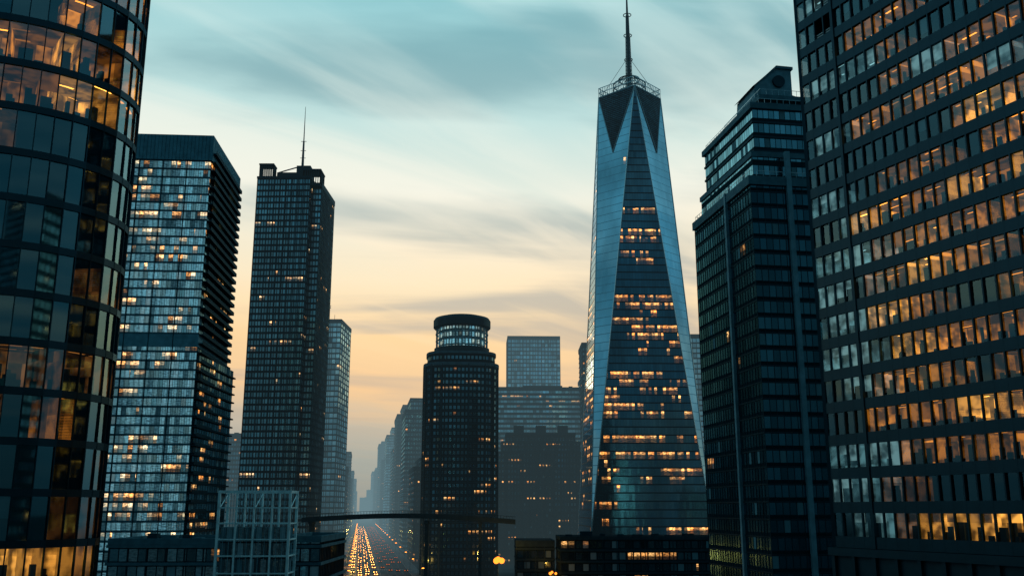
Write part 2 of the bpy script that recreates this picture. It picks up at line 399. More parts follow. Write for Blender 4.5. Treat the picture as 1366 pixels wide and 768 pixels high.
d.ring(P,.5,H-6.5,H+2.2,M_crown,inn=.4)
d.fins(offset(P,.5),1.2,.12,.1,H-6.3,H+2,M_conc,edges=[0,1])
Pl=[(P[1][0]-2,P[1][1]+2),(P[1][0]+.2,P[1][1]+1.8),(P[2][0]+2.9,P[2][1]-1),(P[2][0]-2,P[2][1])]
d.prism(offset(Pl,.1),0,78,F_resd,M_roof)
k=1
while k*2.9<78: d.ring(Pl,.9,k*2.9-.2,k*2.9+.25,M_dark); k+=1
d.ring(P,.25,80,84,M_crown)
d.box((-115,318,H),(16,12,4),M_dark2,.07); d.obj('balconies_and_trim',e)

# dark tower with mast
F_dk=facade('facade_dark_glass',bay=1.4,fl=3.1,fw=.14,s0=.25,s1=.9,glass=(.15,.36,.45),frame=(.006,.022,.031),lit=.055,es=1.4,seed=11,grp=6,rough=.16,blind=.04,A=(1,.45,.14),B=(1,.75,.42),cool=.018,strip=.6,flat=True,metal=.85)
P=rect(-126,450,26,36,-1.5); H=190
e=tower('mast_office_tower',P,H,F_dk,3.1,band=True,bh=.4,bo=.12,finsp=2.9,fw=.35,fd=.4,clutter=False,crown=.6)
P2=rect(-99.4,455,4.2,30,-1.5); tower('',P2,H-3,F_dk,3.1,band=True,bh=.5,finsp=3.0,fw=.4,fd=.4,clutter=False,par=e)
d=MB()
def crownseg(x0,x1,y0,y1,z0,z1):
    nx=max(1,int((x1-x0)/1.0))
    for i in range(nx+1):
        for y in (y0,y1): d.box((x0+(x1-x0)*i/nx,y,z0),(.35,.35,z1-z0),M_dark)
    ny=max(1,int((y1-y0)/1.5))
    for i in range(ny+1):
        for x in (x0,x1): d.box((x,y0+(y1-y0)*i/ny,z0),(.35,.35,z1-z0),M_dark)
    d.box(((x0+x1)/2,(y0+y1)/2,z1),(x1-x0+.8,y1-y0+.8,.7),M_dark)
    d.box(((x0+x1)/2,(y0+y1)/2,z0),(x1-x0+.8,y1-y0+.8,.6),M_dark)
crownseg(-125.6,-119,451,457,190,197); crownseg(-104,-95.6,452,462,186.5,194.5)
d.box((-112,464,190),(14,10,6),M_dark2); d.box((-105,460,190),(7,8,8.5),M_dark2)
d.beam((-119,460,196),(-106,460,200),.35,M_dark)
d.beam((-106.5,460,198),(-106.5,460,213),.7,M_mast,6,.45); d.beam((-106.5,460,213),(-106.5,460,232),.3,M_mast,6,.1)
for z in (204,208,213): d.beam((-107.9,460,z),(-105.1,460,z),.15,M_mast)
d.obj('crown_and_mast',e)

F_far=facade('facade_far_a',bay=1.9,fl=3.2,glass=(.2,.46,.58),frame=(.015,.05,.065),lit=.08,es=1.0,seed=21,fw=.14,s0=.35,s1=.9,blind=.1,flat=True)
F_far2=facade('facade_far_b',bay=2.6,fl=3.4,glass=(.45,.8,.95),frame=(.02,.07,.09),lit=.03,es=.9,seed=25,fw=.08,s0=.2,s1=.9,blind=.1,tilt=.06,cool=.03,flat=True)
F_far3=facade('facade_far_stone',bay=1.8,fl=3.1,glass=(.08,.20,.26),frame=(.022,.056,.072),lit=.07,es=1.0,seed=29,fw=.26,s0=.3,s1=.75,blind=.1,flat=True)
e=tower('slim_glass_tower',rect(-135,600,26,34,-1),146,F_far2,3.4,band=True,bh=.5,finsp=6.5)
d=MB(); d.beam((-123,605,146),(-123,605,153),.4,M_mast); d.beam((-127,605,154),(-117,605,156.5),.35,M_mast); d.beam((-120,605,153),(-117,605,158),.2,M_mast); d.obj('roof_crane',e)

# ------------------------------------------------------------ round-crowned tower
e=empty('round_crown_tower')
def super(cx,cy,a,b,n,k=3.2,yaw=0.0):
    P=[]
    for i in range(n):
        t=2*math.pi*(i+.5)/n; c,s=math.cos(t),math.sin(t)
        x=a*abs(c)**(2/k)*(1 if c>0 else -1); y=b*abs(s)**(2/k)*(1 if s>0 else -1)
        P.append((cx+x*math.cos(yaw)-y*math.sin(yaw),cy+x*math.sin(yaw)+y*math.cos(yaw)))
    return P
F_rc=facade('facade_round_tower',bay=1.9,fl=3.0,fw=.18,s0=.3,s1=.82,glass=(.12,.28,.36),frame=(.010,.030,.040),lit=.08,es=1.1,seed=31,blind=.04,grp=3,flat=True)
cxx,cyy=-25.2,469.0
P=super(cxx,cyy,17.8,17.5,64,3.4,.09)
m=MB(); m.prism(P,0,97,F_rc,M_roof,bottom=False); m.prism(super(cxx,cyy,16.6,16.3,64,3.2,.09),97,103,F_rc,M_roof)
m.prism(super(cxx+.3,cyy,13.6,13.6,64,2.0),103,107,M_dark2,M_roof); m.obj('facade',e)
d=MB()
k=1
while k*3.0<97: d.ring(P,.3,k*3.0-.3,k*3.0+.35,M_dark2); k+=1
for i in range(0,64,4):
    p=Vector(P[i]); q=Vector((cxx,cyy)); v=(p-q).normalized(); p+=v*.3
    d.box((p.x,p.y,0),(.8,.8,97.5),M_dark2,math.atan2(v.y,v.x))
d.ring(P,.7,96.6,98.2,M_conc,inn=.5); d.ring(super(cxx,cyy,16.6,16.3,64,3.2,.09),.5,102.6,103.8,M_conc,inn=.5)
C=super(cxx+.3,cyy,12.6,12.6,48,2.0)
M_crl=facade('facade_crown',bay=1.65,fl=3.6,fw=.16,s0=.1,s1=.9,glass=(.5,.7,.7),frame=(.1,.16,.17),lit=.9,es=.4,seed=4,A=(.75,.9,.75),B=(.5,.85,.9),cool=.3,strip=.1)
d.prism(super(cxx+.3,cyy,11.6,11.6,48,2.0),107,118,M_crl,M_roof)
for i in range(0,48,2):
    p=C[i]; d.box((p[0],p[1],107),(.5,.5,10.5),M_pale)
d.ring(C,.4,110.5,111.0,M_pale,inn=.5); d.ring(C,.5,114,114.5,M_pale,inn=.5)
Z=117.0
prof=[(13.6,Z),(14.2,Z+.6),(14.2,Z+4.0),(13.4,Z+5.2),(10.5,Z+6.0),(0.01,Z+6.4)]
for (r0,z0),(r1,z1) in zip(prof[:-1],prof[1:]):
    for i in range(48):
        t0,t1=2*math.pi*i/48,2*math.pi*(i+1)/48
        d.poly([(cxx+.3+r0*math.cos(t0),cyy+r0*math.sin(t0),z0),(cxx+.3+r0*math.cos(t1),cyy+r0*math.sin(t1),z0),(cxx+.3+r1*math.cos(t1),cyy+r1*math.sin(t1),z1),(cxx+.3+r1*math.cos(t0),cyy+r1*math.sin(t0),z1)],M_dark)
d.poly([(cxx+.3+13.6*math.cos(-2*math.pi*i/48),cyy+13.6*math.sin(-2*math.pi*i/48),Z) for i in range(48)],M_dark)
d.obj('ribs_and_crown',e)
# ------------------------------------------------------------ mid-distance centre
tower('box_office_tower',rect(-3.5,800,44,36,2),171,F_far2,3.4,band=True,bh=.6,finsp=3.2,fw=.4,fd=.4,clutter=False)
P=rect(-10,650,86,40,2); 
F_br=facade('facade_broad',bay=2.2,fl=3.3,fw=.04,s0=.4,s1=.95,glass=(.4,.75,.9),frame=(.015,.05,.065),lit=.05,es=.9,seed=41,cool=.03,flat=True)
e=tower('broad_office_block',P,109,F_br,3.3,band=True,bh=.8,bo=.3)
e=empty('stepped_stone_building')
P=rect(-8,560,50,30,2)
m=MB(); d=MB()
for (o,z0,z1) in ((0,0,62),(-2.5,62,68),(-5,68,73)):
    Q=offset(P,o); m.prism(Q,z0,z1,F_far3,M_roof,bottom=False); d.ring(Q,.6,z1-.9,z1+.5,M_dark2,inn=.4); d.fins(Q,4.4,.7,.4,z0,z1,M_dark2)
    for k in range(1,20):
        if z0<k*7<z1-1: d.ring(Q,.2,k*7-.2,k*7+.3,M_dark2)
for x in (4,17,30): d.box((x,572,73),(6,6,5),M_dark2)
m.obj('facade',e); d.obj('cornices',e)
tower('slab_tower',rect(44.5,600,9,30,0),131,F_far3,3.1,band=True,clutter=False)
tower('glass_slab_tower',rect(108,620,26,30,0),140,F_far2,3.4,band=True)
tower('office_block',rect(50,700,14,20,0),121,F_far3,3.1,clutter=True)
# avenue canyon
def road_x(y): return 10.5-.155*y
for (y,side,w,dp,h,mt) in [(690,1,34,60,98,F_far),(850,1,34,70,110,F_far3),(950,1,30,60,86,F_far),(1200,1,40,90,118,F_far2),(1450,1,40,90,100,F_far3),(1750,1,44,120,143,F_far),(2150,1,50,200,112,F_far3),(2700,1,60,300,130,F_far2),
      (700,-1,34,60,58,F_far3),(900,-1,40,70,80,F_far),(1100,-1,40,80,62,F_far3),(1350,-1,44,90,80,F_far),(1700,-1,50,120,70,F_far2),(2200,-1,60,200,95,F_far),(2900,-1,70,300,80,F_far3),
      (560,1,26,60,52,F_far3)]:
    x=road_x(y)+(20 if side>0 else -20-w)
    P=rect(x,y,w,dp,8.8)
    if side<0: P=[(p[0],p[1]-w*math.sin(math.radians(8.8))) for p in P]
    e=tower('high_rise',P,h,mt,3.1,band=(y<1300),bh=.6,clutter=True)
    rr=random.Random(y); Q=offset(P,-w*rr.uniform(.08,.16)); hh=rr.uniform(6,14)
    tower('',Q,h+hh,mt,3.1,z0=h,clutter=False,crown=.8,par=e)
for (x,y,w,h) in [(-215,700,26,80),(-240,900,40,88),(-330,1000,60,60),(-60,3600,60,60),(60,1200,60,90),(140,1100,60,110),(220,900,60,100),(-420,4200,60,95),(-560,4300,45,150),(-640,4300,60,110),(-700,4500,80,80)]:
    tower('high_rise',rect(x,y,w,w*.7,5),h,F_far if x<0 else F_far3,3.2)

# ------------------------------------------------------------ tapered skyscraper with spire
e=empty('tapered_spire_skyscraper')
TX,TY,hb,ht,ZB,ZT=61.8,467.5,27.6,16.3,18.0,240.0
yw=math.radians(2)
def rot(x,y): return (TX+x*math.cos(yw)-y*math.sin(yw),TY+x*math.sin(yw)+y*math.cos(yw))
Bc=[rot(-hb,-hb),rot(hb,-hb),rot(hb,hb),rot(-hb,hb)]
Tc=[rot(0,-ht),rot(ht,0),rot(0,ht),rot(-ht,0)]
F_w1=facade('facade_spire_front',bay=1.35,fl=3.7,fw=.02,s0=.12,s1=.96,glass=(.06,.18,.25),frame=(.006,.022,.032),lit=.38,es=1.5,rough=.07,tilt=.012,seed=51.3,grp=6,ky=.9,kx=.06,blind=.0,A=(1,.31,.05),B=(1,.52,.16),zlo=60,zhi=155,gvar=.12,strip=.64,rowc=2.1)
F_w2=facade('facade_spire_side',bay=1.5,fl=4.1,fw=.0,s0=.07,s1=.99,glass=(.22,.44,.55),frame=(.11,.25,.33),lit=.004,es=.8,rough=.05,tilt=.006,seed=55,blind=.0,metal=.95,gvar=.05,fmetal=.8,frough=.3)
F_lv=facade('facade_louvre',bay=1.0,fl=1.1,fw=.05,s0=.4,s1=.9,glass=(.03,.08,.11),frame=(.006,.018,.026),lit=0,seed=1,blind=0,metal=.4,rough=.4,flat=True)
m=MB()
for i in range(4):
    a0,a1=Bc[i],Bc[(i+1)%4]; tp=Tc[i]; L=math.hypot(a1[0]-a0[0],a1[1]-a0[1])
    m.poly([(*a0,ZB),(*a1,ZB),(*tp,ZT)],F_w1,[(100*i,ZB),(100*i+L,ZB),(100*i+L/2,ZT)])
    t0,t1=Tc[i],Tc[(i+1)%4]; bt=Bc[(i+1)%4]; L2=math.hypot(t1[0]-t0[0],t1[1]-t0[1])
    m.poly([(*bt,ZB),(*t1,ZT),(*t0,ZT)],F_w2,[(50+100*i,ZB),(50+100*i+L2/2,ZT),(50+100*i-L2/2,ZT)])
m.poly([(*p,ZT) for p in Tc],M_roof)
m.prism(offset(Bc,.05),0,ZB,F_w1,bottom=False); m.obj('facade',e)
d=MB()
for i in range(4):
    d.beam((*Bc[i],ZB),(*Tc[i],ZT),.28,M_steel,6); d.beam((*Bc[(i+1)%4],ZB),(*Tc[i],ZT),.28,M_steel,6)
    t0,t1,bt=[Vector(v) for v in ((*Tc[i],ZT),(*Tc[(i+1)%4],ZT),(*Bc[(i+1)%4],ZB))]
    nn=(t0-bt).cross(t1-bt).normalized()
    if nn.dot(Vector(((t0+t1).x/2-TX,(t0+t1).y/2-TY,0)))<0: nn=-nn
    mid=(t0+t1)/2; ap=mid+(bt-mid)*.155
    q0=t0+(mid-t0)*.04; q1=t1+(mid-t1)*.04
    pts=[ap+nn*.25,q1+nn*.25,q0+nn*.25]
    d.poly(pts,F_lv,[(0,p.z) if j==0 else (8 if j==1 else -8,p.z) for j,p in enumerate(pts)])
    d.beam(ap+nn*.3,t0+nn*.2,.25,M_steel,4); d.beam(ap+nn*.3,t1+nn*.2,.25,M_steel,4)
    a,b=Vector((*Tc[i],ZT)),Vector((*Tc[(i+1)%4],ZT))
    for q in range(17):
        p=a+(b-a)*q/16; z=5.2
        d.beam(p,p+Vector((0,0,z)),.12,M_steel)
        if q<16:
            p2=a+(b-a)*(q+1)/16; d.beam(p,p2+Vector((0,0,z)),.07,M_steel)
    for z in (0.2,2.7,5.2): d.beam(a+Vector((0,0,z)),b+Vector((0,0,z)),.2,M_steel)
def circ(r,z,th,mat=M_steel,n=28,rr=.22):
    for i in range(n):
        t0,t1=2*math.pi*i/n,2*math.pi*(i+1)/n
        d.beam((TX+r*math.cos(t0),TY+r*math.sin(t0),z),(TX+r*math.cos(t1),TY+r*math.sin(t1),z),rr,mat)
d.prism(super(TX,TY,6,6,24,2),240,244,M_dark,M_dark)
for z,r in ((244.5,8.5),(247.5,8.5),(250.5,5.5)): circ(r,z,.2,M_mast,24,.3)
for i in range(16):
    t=2*math.pi*i/16; c_,s_=math.cos(t),math.sin(t)
    d.beam((TX+8.5*c_,TY+8.5*s_,244),(TX+8.5*c_,TY+8.5*s_,247.6),.12,M_mast); d.beam((TX+8.5*c_,TY+8.5*s_,247.5),(TX+1.5*c_,TY+1.5*s_,253),.14,M_mast)
    if i%4==0: d.beam((TX+15*c_,TY+15*s_,240.5),(TX+1.2*c_,TY+1.2*s_,262),.12,M_mast)
segs=[(244,262,1.9,1.6),(262,276,1.5,1.25),(276,288,1.0,.8),(288,305,.5,.16)]
for z0,z1,r0,r1 in segs:
    d.beam((TX,TY,z0),(TX,TY,z1),r0*.6,M_mast,8,r1*.6)
    for q in range(int((z1-z0)/2)):
        zz=z0+q*2; r=r0+(r1-r0)*q*2/(z1-z0); d.beam((TX-r,TY,zz),(TX+r,TY,zz),.24,M_mast); d.beam((TX,TY-r,zz),(TX,TY+r,zz),.24,M_mast)
    for sx,sy in((-1,-1),(1,-1),(1,1),(-1,1)): d.beam((TX+sx*r0*.8,TY+sy*r0*.8,z0),(TX+sx*r1*.8,TY+sy*r1*.8,z1),.18,M_mast)
for z in (262,276,288): circ(2.1,z,.1,M_mast,12,.24)
d.obj('edges_crown_and_spire',e)

# podium
F_pod=facade('facade_podium',bay=3.0,fl=4.5,fw=.1,s0=.2,s1=.8,glass=(.07,.16,.2),frame=(.008,.025,.034),lit=.08,es=.8,seed=61,flat=True)
P=rect(20,408,64,26,1); e=tower('podium_building',P,18.3,F_pod,4.5,band=True,bh=.8,bo=.5,finsp=6,clutter=False,crown=.8,bandmat=M_dark2)
d=MB()
for i in range(8): d.box((24+i*7.2,414+R.uniform(0,12),18.3),(R.uniform(2,5),R.uniform(2,4),R.uniform(1,3)),M_dark2)
d.obj('roof_plant',e)
tower('podium_building',rect(2,425,16,30,1),15,F_pod,4.5,band=True,bh=.8,bo=.5,finsp=4,bandmat=M_dark2,clutter=False)

# ------------------------------------------------------------ dark setback tower right
e=empty('setback_office_tower')
F_sb=facade('facade_setback',bay=1.5,fl=3.5,fw=.06,s0=.25,s1=.94,glass=(.03,.12,.17),frame=(.006,.022,.031),lit=.008,es=.6,seed=71,rough=.15,blind=.03,gvar=.35,tilt=.015,metal=.85,flat=True)
F_sb2=facade('facade_setback_crown',bay=1.3,fl=3.5,fw=.06,s0=.3,s1=.9,glass=(.13,.34,.43),frame=(.010,.034,.045),lit=.02,es=.8,seed=75,rough=.15,tilt=.04,flat=True)
M_sbt=simple('setback_band',(.006,.022,.031),.6)
P=rect(52.4,200,36,36,8.8); H=100.5
m=MB(); m.prism(P,0,H,F_sb,M_roof,bottom=False)
Q=offset(P,-1.5); m.prism(Q,H,H+7,F_sb2,M_roof); Q2=offset(P,-2.6); m.prism(Q2,H+7,H+19,F_sb2,M_roof)
Q3=offset(P,-6.5); m.prism(Q3,H+19,H+23,F_sb2,M_roof); m.obj('facade',e)
d=MB()
k=1
while k*3.5<H-1: d.ring(P,.1,k*3.5-.14,k*3.5+.14,M_sbt); k+=1
k=math.ceil((H+7)/3.5)
while k*3.5<H+19: d.ring(Q2,.25,k*3.5-.25,k*3.5+.25,M_dark2); k+=1
d.fins(P,1.5,.09,.12,0,H,M_sbt)
d.ring(P,.5,H-1,H+1.0,M_conc,inn=.4); d.ring(Q2,.6,H+18.2,H+19.6,M_conc,inn=.4); d.ring(Q,.3,H+6.2,H+7.4,M_conc); d.ring(Q3,.4,H+22.4,H+23.6,M_conc,inn=.3)
def strip(edge,frac,w,pr,z1,mat):
    a=Vector(P[edge]); b=Vector(P[(edge+1)%4]); t=(b-a).normalized(); nn=Vector((t.y,-t.x)); p=a+(b-a)*frac+nn*(pr/2)
    d.box((p.x,p.y,0),(w,pr,z1),mat,math.atan2(t.y,t.x))
strip(3,.62,.9,.7,H+1.3,M_lightpanel); strip(0,.245,1.1,.8,H+7.0,M_lightpanel)
def rail(Pq,z,h=1.3):
    for i in range(4):
        a=Vector((*Pq[i],z)); b=Vector((*Pq[(i+1)%4],z)); L=(b-a).length; n=int(L/1.5)
        for j in range(n+1): p=a+(b-a)*j/n; d.beam(p,p+Vector((0,0,h)),.05,M_steel)
        d.beam(a+Vector((0,0,h)),b+Vector((0,0,h)),.06,M_steel)
rail(offset(P,-.2),H+1.0,1.4); rail(offset(Q3,-.2),H+23.6,1.6); rail(offset(Q2,-.3),H+19.6,1.4)
c=sum((Vector(p) for p in Q3),Vector((0,0)))/4; ya=math.radians(8.8)
def loc(x,y): return (c.x+x*math.cos(ya)-y*math.sin(ya),c.y+x*math.sin(ya)+y*math.cos(ya))
def prof(y0,y1,pr,mat):
    n=len(pr); A_=[(*loc(x,y0),z) for x,z in pr]; B_=[(*loc(x,y1),z) for x,z in pr]
    d.poly(A_,mat); d.poly(list(reversed(B_)),mat)
    for i in range(n):
        j=(i+1)%n; d.poly([A_[i],B_[i],B_[j],A_[j]],mat)
z=H+23.6
prof(-7,4,[(-11,z),(1.0,z),(1.0,z+2.0),(-1.2,z+2.6),(-1.2,z+9.3),(-5.0,z+9.4),(-7.8,z+6.9),(-10.6,z+4.4)],M_lightpanel)
prof(-7.4,4.4,[(-11.3,z+4.1),(-10.6,z+4.7),(-7.6,z+7.4),(-5.0,z+9.9),(-.8,z+9.8),(-.8,z+9.1),(-5.0,z+9.2),(-7.8,z+6.7)],M_conc)
d.beam((*loc(-4.6,-7.6),z+5.8),(*loc(-4.6,-6.8),z+5.8),1.5,M_dark,20)
prof(-7,8,[(1.2,z),(9,z),(9,z+1.8),(1.2,z+2.2)],M_conc)
for x in (2.2,4,6,8): d.beam((*loc(x,-7),z+1.8),(*loc(x,-7),z+3.4),.07,M_steel)
d.beam((*loc(1.2,-7),z+3.4),(*loc(9,-7),z+3.4),.07,M_steel)
d.beam((*loc(6,0),z),(*loc(6,0),z+5),.12,M_mast)
d.obj('trim_and_crown',e)

# ------------------------------------------------------------ bridge
e=empty('footbridge'); d=MB(); N=24
xa,xb,yb0=-92.0,1.5,430.0
def bz(t): return 26.0+2.2*math.sin(math.pi*t)-0.8*t
for i in range(N):
    t0,t1=i/N,(i+1)/N; x0,x1=xa+(xb-xa)*t0,xa+(xb-xa)*t1
    for (ya_,yb_,lo,hi,mt) in ((yb0,yb0+7,-1.2,0,M_dark2),(yb0-.4,yb0,-1.7,.4,M_dark2),(yb0+7,yb0+7.4,-1.7,.4,M_dark2)):
        z0,z1=bz(t0),bz(t1)
        V=[(x0,ya_,z0+lo),(x1,ya_,z1+lo),(x1,yb_,z1+lo),(x0,yb_,z0+lo),(x0,ya_,z0+hi),(x1,ya_,z1+hi),(x1,yb_,z1+hi),(x0,yb_,z0+hi)]
        for f in ((0,1,5,4),(2,3,7,6),(4,5,6,7),(3,2,1,0),(0,4,7,3),(1,2,6,5)): d.poly([V[q] for q in f],mt)
    for y in (yb0-.2,yb0+7.2):
        d.beam((x0,y,bz(t0)+1.5),(x1,y,bz(t1)+1.5),.08,M_dark)
        for q in range(3): xx=x0+(x1-x0)*q/3; zz=bz(t0)+(bz(t1)-bz(t0))*q/3; d.beam((xx,y,zz+.3),(xx,y,zz+1.5),.05,M_dark)
for x in (-88,-37.5,-14):
    for y in (yb0+1,yb0+6): d.box((x,y,0),(1.2,1.1,25.2),M_dark2)
    d.box((x,yb0+3.5,23.6),(1.8,7.4,1.2),M_dark2)
d.obj('deck_and_piers',e)

# ------------------------------------------------------------ left podium and framed pavilion
F_pl=facade('facade_low',bay=2.4,fl=4.2,fw=.06,s0=.15,s1=.85,glass=(.12,.30,.37),frame=(.01,.03,.04),lit=.04,es=.8,seed=81,cool=.012,flat=True)
P=rect(-100,246,42,36,1); e=tower('low_rise_block',P,22.0,F_pl,4.2,band=True,bh=.7,bo=.6,finsp=4.8,crown=.9,bandmat=M_conc,clutter=False)
d=MB()
for i in range(9): d.box((-97+i*4.3,252+R.uniform(0,16),22),(R.uniform(1.5,3.5),R.uniform(1.5,3),R.uniform(.9,2.0)),M_conc if i%3 else M_dark2)
d.obj('roof_plant',e)
P=rect(-57.5,247,9.5,40,1); tower('low_rise_block',P,22.6,F_pl,4.2,band=True,bh=.7,bo=.6,finsp=2.4,crown=.9,clutter=False,bandmat=M_conc)
e=empty('framed_glass_pavilion'); d=MB(); x0,x1,y0,y1=-70.5,-53.4,236,243.5
for i in range(5):
    x=x0+(x1-x0)*i/4
    for y in (y0,y1): d.box((x,y,0),(.6 if i in(0,4) else .4,.5,34.3),M_white)
for y in (y0,y1):
    for i in range(13):
        x=x0+(x1-x0)*i/12; d.box((x,y+.02,0),(.12,.14,33.9),M_pale)
for z in (33.8,30.2,26.5,22.8,19,15,11,7,3):
    for y in (y0,y1): d.box(((x0+x1)/2,y,z),(x1-x0+.5,.42,.6 if z>33 else .3),M_white)
    for x in (x0,x1): d.box((x,(y0+y1)/2,z),(.4,y1-y0-.3,.6 if z>33 else .3),M_white)
for x in (x0,(x0+x1)/2,x1): d.beam((x,y0+.3,30),(x,y1-.3,33.6),.12,M_white)
gm=MB(); gm.box(((x0+x1)/2,(y0+y1)/2,0),(x1-x0-1.2,y1-y0-1.4,25.8),facade('facade_pavilion',bay=1.42,fl=3.7,fw=.04,s0=.05,s1=.97,glass=(.14,.32,.4),lit=.03,es=.7,seed=91,cool=.01,flat=True))
d.obj('frame',e); gm.obj('glass_box',e)

# ------------------------------------------------------------ buildings behind the viewpoint (unseen, added for the glass to reflect)
for (x,y,w,h,mt) in [(-70,-110,40,85,F_far),(-10,-190,36,120,F_far3),(45,-130,42,70,F_sb),(110,-60,40,110,F_far),(-150,-40,44,95,F_dk),(-140,60,40,70,F_far3),(170,60,46,80,F_far),(130,-220,50,150,F_dk)]:
    tower('high_rise',rect(x,y,w,30,5),h,mt,3.6,clutter=True)

# ------------------------------------------------------------ ground, road
M_ground=simple('paving_ground',(.03,.045,.05),.8,0,.35,.05)
M_road=simple('asphalt',(.045,.05,.052),.4,.6,.35,.15)
M_pave=simple('pavement',(.09,.11,.12),.7,0,.35,.4)
M_mark=simple('road_paint',(.3,.32,.32),.6)
g=MB(); g.poly([(-9000,-1500,0),(9000,-1500,0),(9000,14000,0),(-9000,14000,0)],M_ground); g.obj('ground')
s_=.988
def rp(o,y,z): return (road_x(y)+o/s_,y,z)
def sheet(name,o0,o1,y0,y1,z,mat,mb=None):
    q=mb or MB(); q.poly([rp(o0,y0,z),rp(o1,y0,z),rp(o1,y1,z),rp(o0,y1,z)],mat)
    if not mb: q.obj(name)
sheet('road',-15,15,-300,5000,.004,M_road)
q=MB()
for y0 in range(-100,2400,9):
    for o in (-11.2,-7.6,-4.0,4.0,7.6,11.2): sheet('',o-.08,o+.08,y0,y0+3.2,.008,M_mark,q)
for o in (-14.7,-.35,.35,14.7): sheet('',o-.08,o+.08,-300,4000,.008,M_mark,q)
for y0 in (395,505,640,830):
    for i in range(-14,15): sheet('',i-.3,i+.3,y0,y0+4,.0125,M_mark,q)
q.obj('road_markings')
for sg in (-1,1):
    q=MB(); o0,o1=(15,20) if sg>0 else (-20,-15); y0,y1=-300,5000
    q.poly([rp(o0,y0,.13),rp(o1,y0,.13),rp(o1,y1,.13),rp(o0,y1,.13)],M_pave)
    for k in (15*sg,20*sg): q.poly([rp(k,y0,0),rp(k,y1,0),rp(k,y1,.13),rp(k,y0,.13)],M_conc)
    q.obj('pavement')

# ------------------------------------------------------------ cars
def emis(name,c,s):
    m=bpy.data.materials.new(name); t=NT(m); e_=t.n('ShaderNodeEmission'); t.put(e_.inputs[0],c); e_.inputs[1].default_value=s
    t.t.links.new(e_.outputs[0],t.out.inputs[0]); m.cycles.emission_sampling='NONE'; return m
M_head=emis('headlight',(1,.36,.07),17); M_tail=emis('tail_light',(1,.16,.02),2.2); M_lampg=emis('lamp_glow',(1,.28,.03),7); M_globe=emis('globe_glow',(1,.22,.02),3.0)
M_rub=simple('tyre',(.015,.015,.015),.8); M_cg=simple('car_glass',(.04,.06,.07),.15,.9)
def car_mesh(nm,col):
    mp=simple(nm+'_paint',col,.3,.5,.05); q=MB()
    prof=[(-2.2,.35),(-2.25,.62),(-1.25,.86),(-.55,1.38),(.85,1.42),(1.6,.98),(2.2,.92),(2.25,.4)]
    W=[.78,.86,.86,.66,.66,.82,.84,.82]
    n=len(prof)
    for i in range(n-1):
        (y0,z0),(y1,z1)=prof[i],prof[i+1]; w0,w1=W[i],W[i+1]
        q.poly([(-w0,y0,z0),(w0,y0,z0),(w1,y1,z1),(-w1,y1,z1)],M_cg if i in(2,4) else mp)
    for s in (-1,1):
        L=[(s*W[i],prof[i][0],prof[i][1]) for i in range(n)]
        q.poly([L[0],L[1],L[2],L[5],L[6],L[7]],mp); q.poly([L[2],L[3],L[4],L[5]],M_cg)
        for y in (-1.4,1.4): q.beam((s*.62,y,.33),(s*.9,y,.33),.33,M_rub,12)
        q.box((s*.6,-2.27,.52),(.38,.12,.24),M_head); q.box((s*.62,2.26,.62),(.3,.1,.16),M_tail)
    q.poly([(-.78,-2.2,.3),(-.78,2.2,.3),(.78,2.2,.3),(.78,-2.2,.3)],M_rub)
    me=q.obj('tmp'); d_=me.data; bpy.data.objects.remove(me); return d_
cars=[car_mesh('car%d'%i,c) for i,c in enumerate([(.02,.02,.025),(.15,.16,.17),(.05,.07,.09),(.2,.13,.03),(.08,.02,.02)])]
hd=math.atan2(.155,1)
for lane in (-13,-9.4,-5.8,-2.2,2.2,5.8,9.4,13):
    y=425+R.uniform(0,20)
    while y<1700:
        o=bpy.data.objects.new('car',R.choice(cars)); scene.collection.objects.link(o)
        p=rp(lane+R.uniform(-.25,.25),y,.01); o.location=p
        o.rotation_euler=(0,0,hd+(math.pi if lane>0 else 0))
        y+=R.uniform(7,20)*(1.0 if -10<lane<-5 else (2.0 if lane<0 else 4.2))

# ------------------------------------------------------------ street lamps
q=MB()
q.beam((0,0,0),(0,0,8.2),.11,M_mast,8,.07); q.beam((0,0,0),(0,0,.9),.2,M_mast,8,.14)
q.beam((0,0,8.1),(.9,0,8.75),.06,M_mast,6); q.beam((.9,0,8.75),(2.2,0,8.85),.06,M_mast,6)
q.box((2.3,0,8.72),(1.0,.36,.18),M_mast); q.box((2.3,0,8.5),(.8,.3,.22),M_lampg)
t_=q.obj('tmp'); lm=t_.data; bpy.data.objects.remove(t_)
def lamp(x,y,yaw,light=False,z=8.3):
    o=bpy.data.objects.new('street_lamp',lm); scene.collection.objects.link(o); o.location=(x,y,.13); o.rotation_euler=(0,0,yaw)
    if light:
        ld=bpy.data.lights.new('lamp_light','POINT'); ld.energy=light; ld.color=(1,.30,.05); ld.shadow_soft_size=.3
        l=bpy.data.objects.new('lamp_light',ld); scene.collection.objects.link(l); l.parent=o; l.location=(2.3,0,z)
i=0
for y in range(320,1500,34):
    lamp(*rp(-15.8,y,0)[:2],hd,13000 if (y>420 and y<1100 and i%2==0) else False)
    if i%2: lamp(*rp(15.8,y+15,0)[:2],hd+math.pi,False)
    i+=1
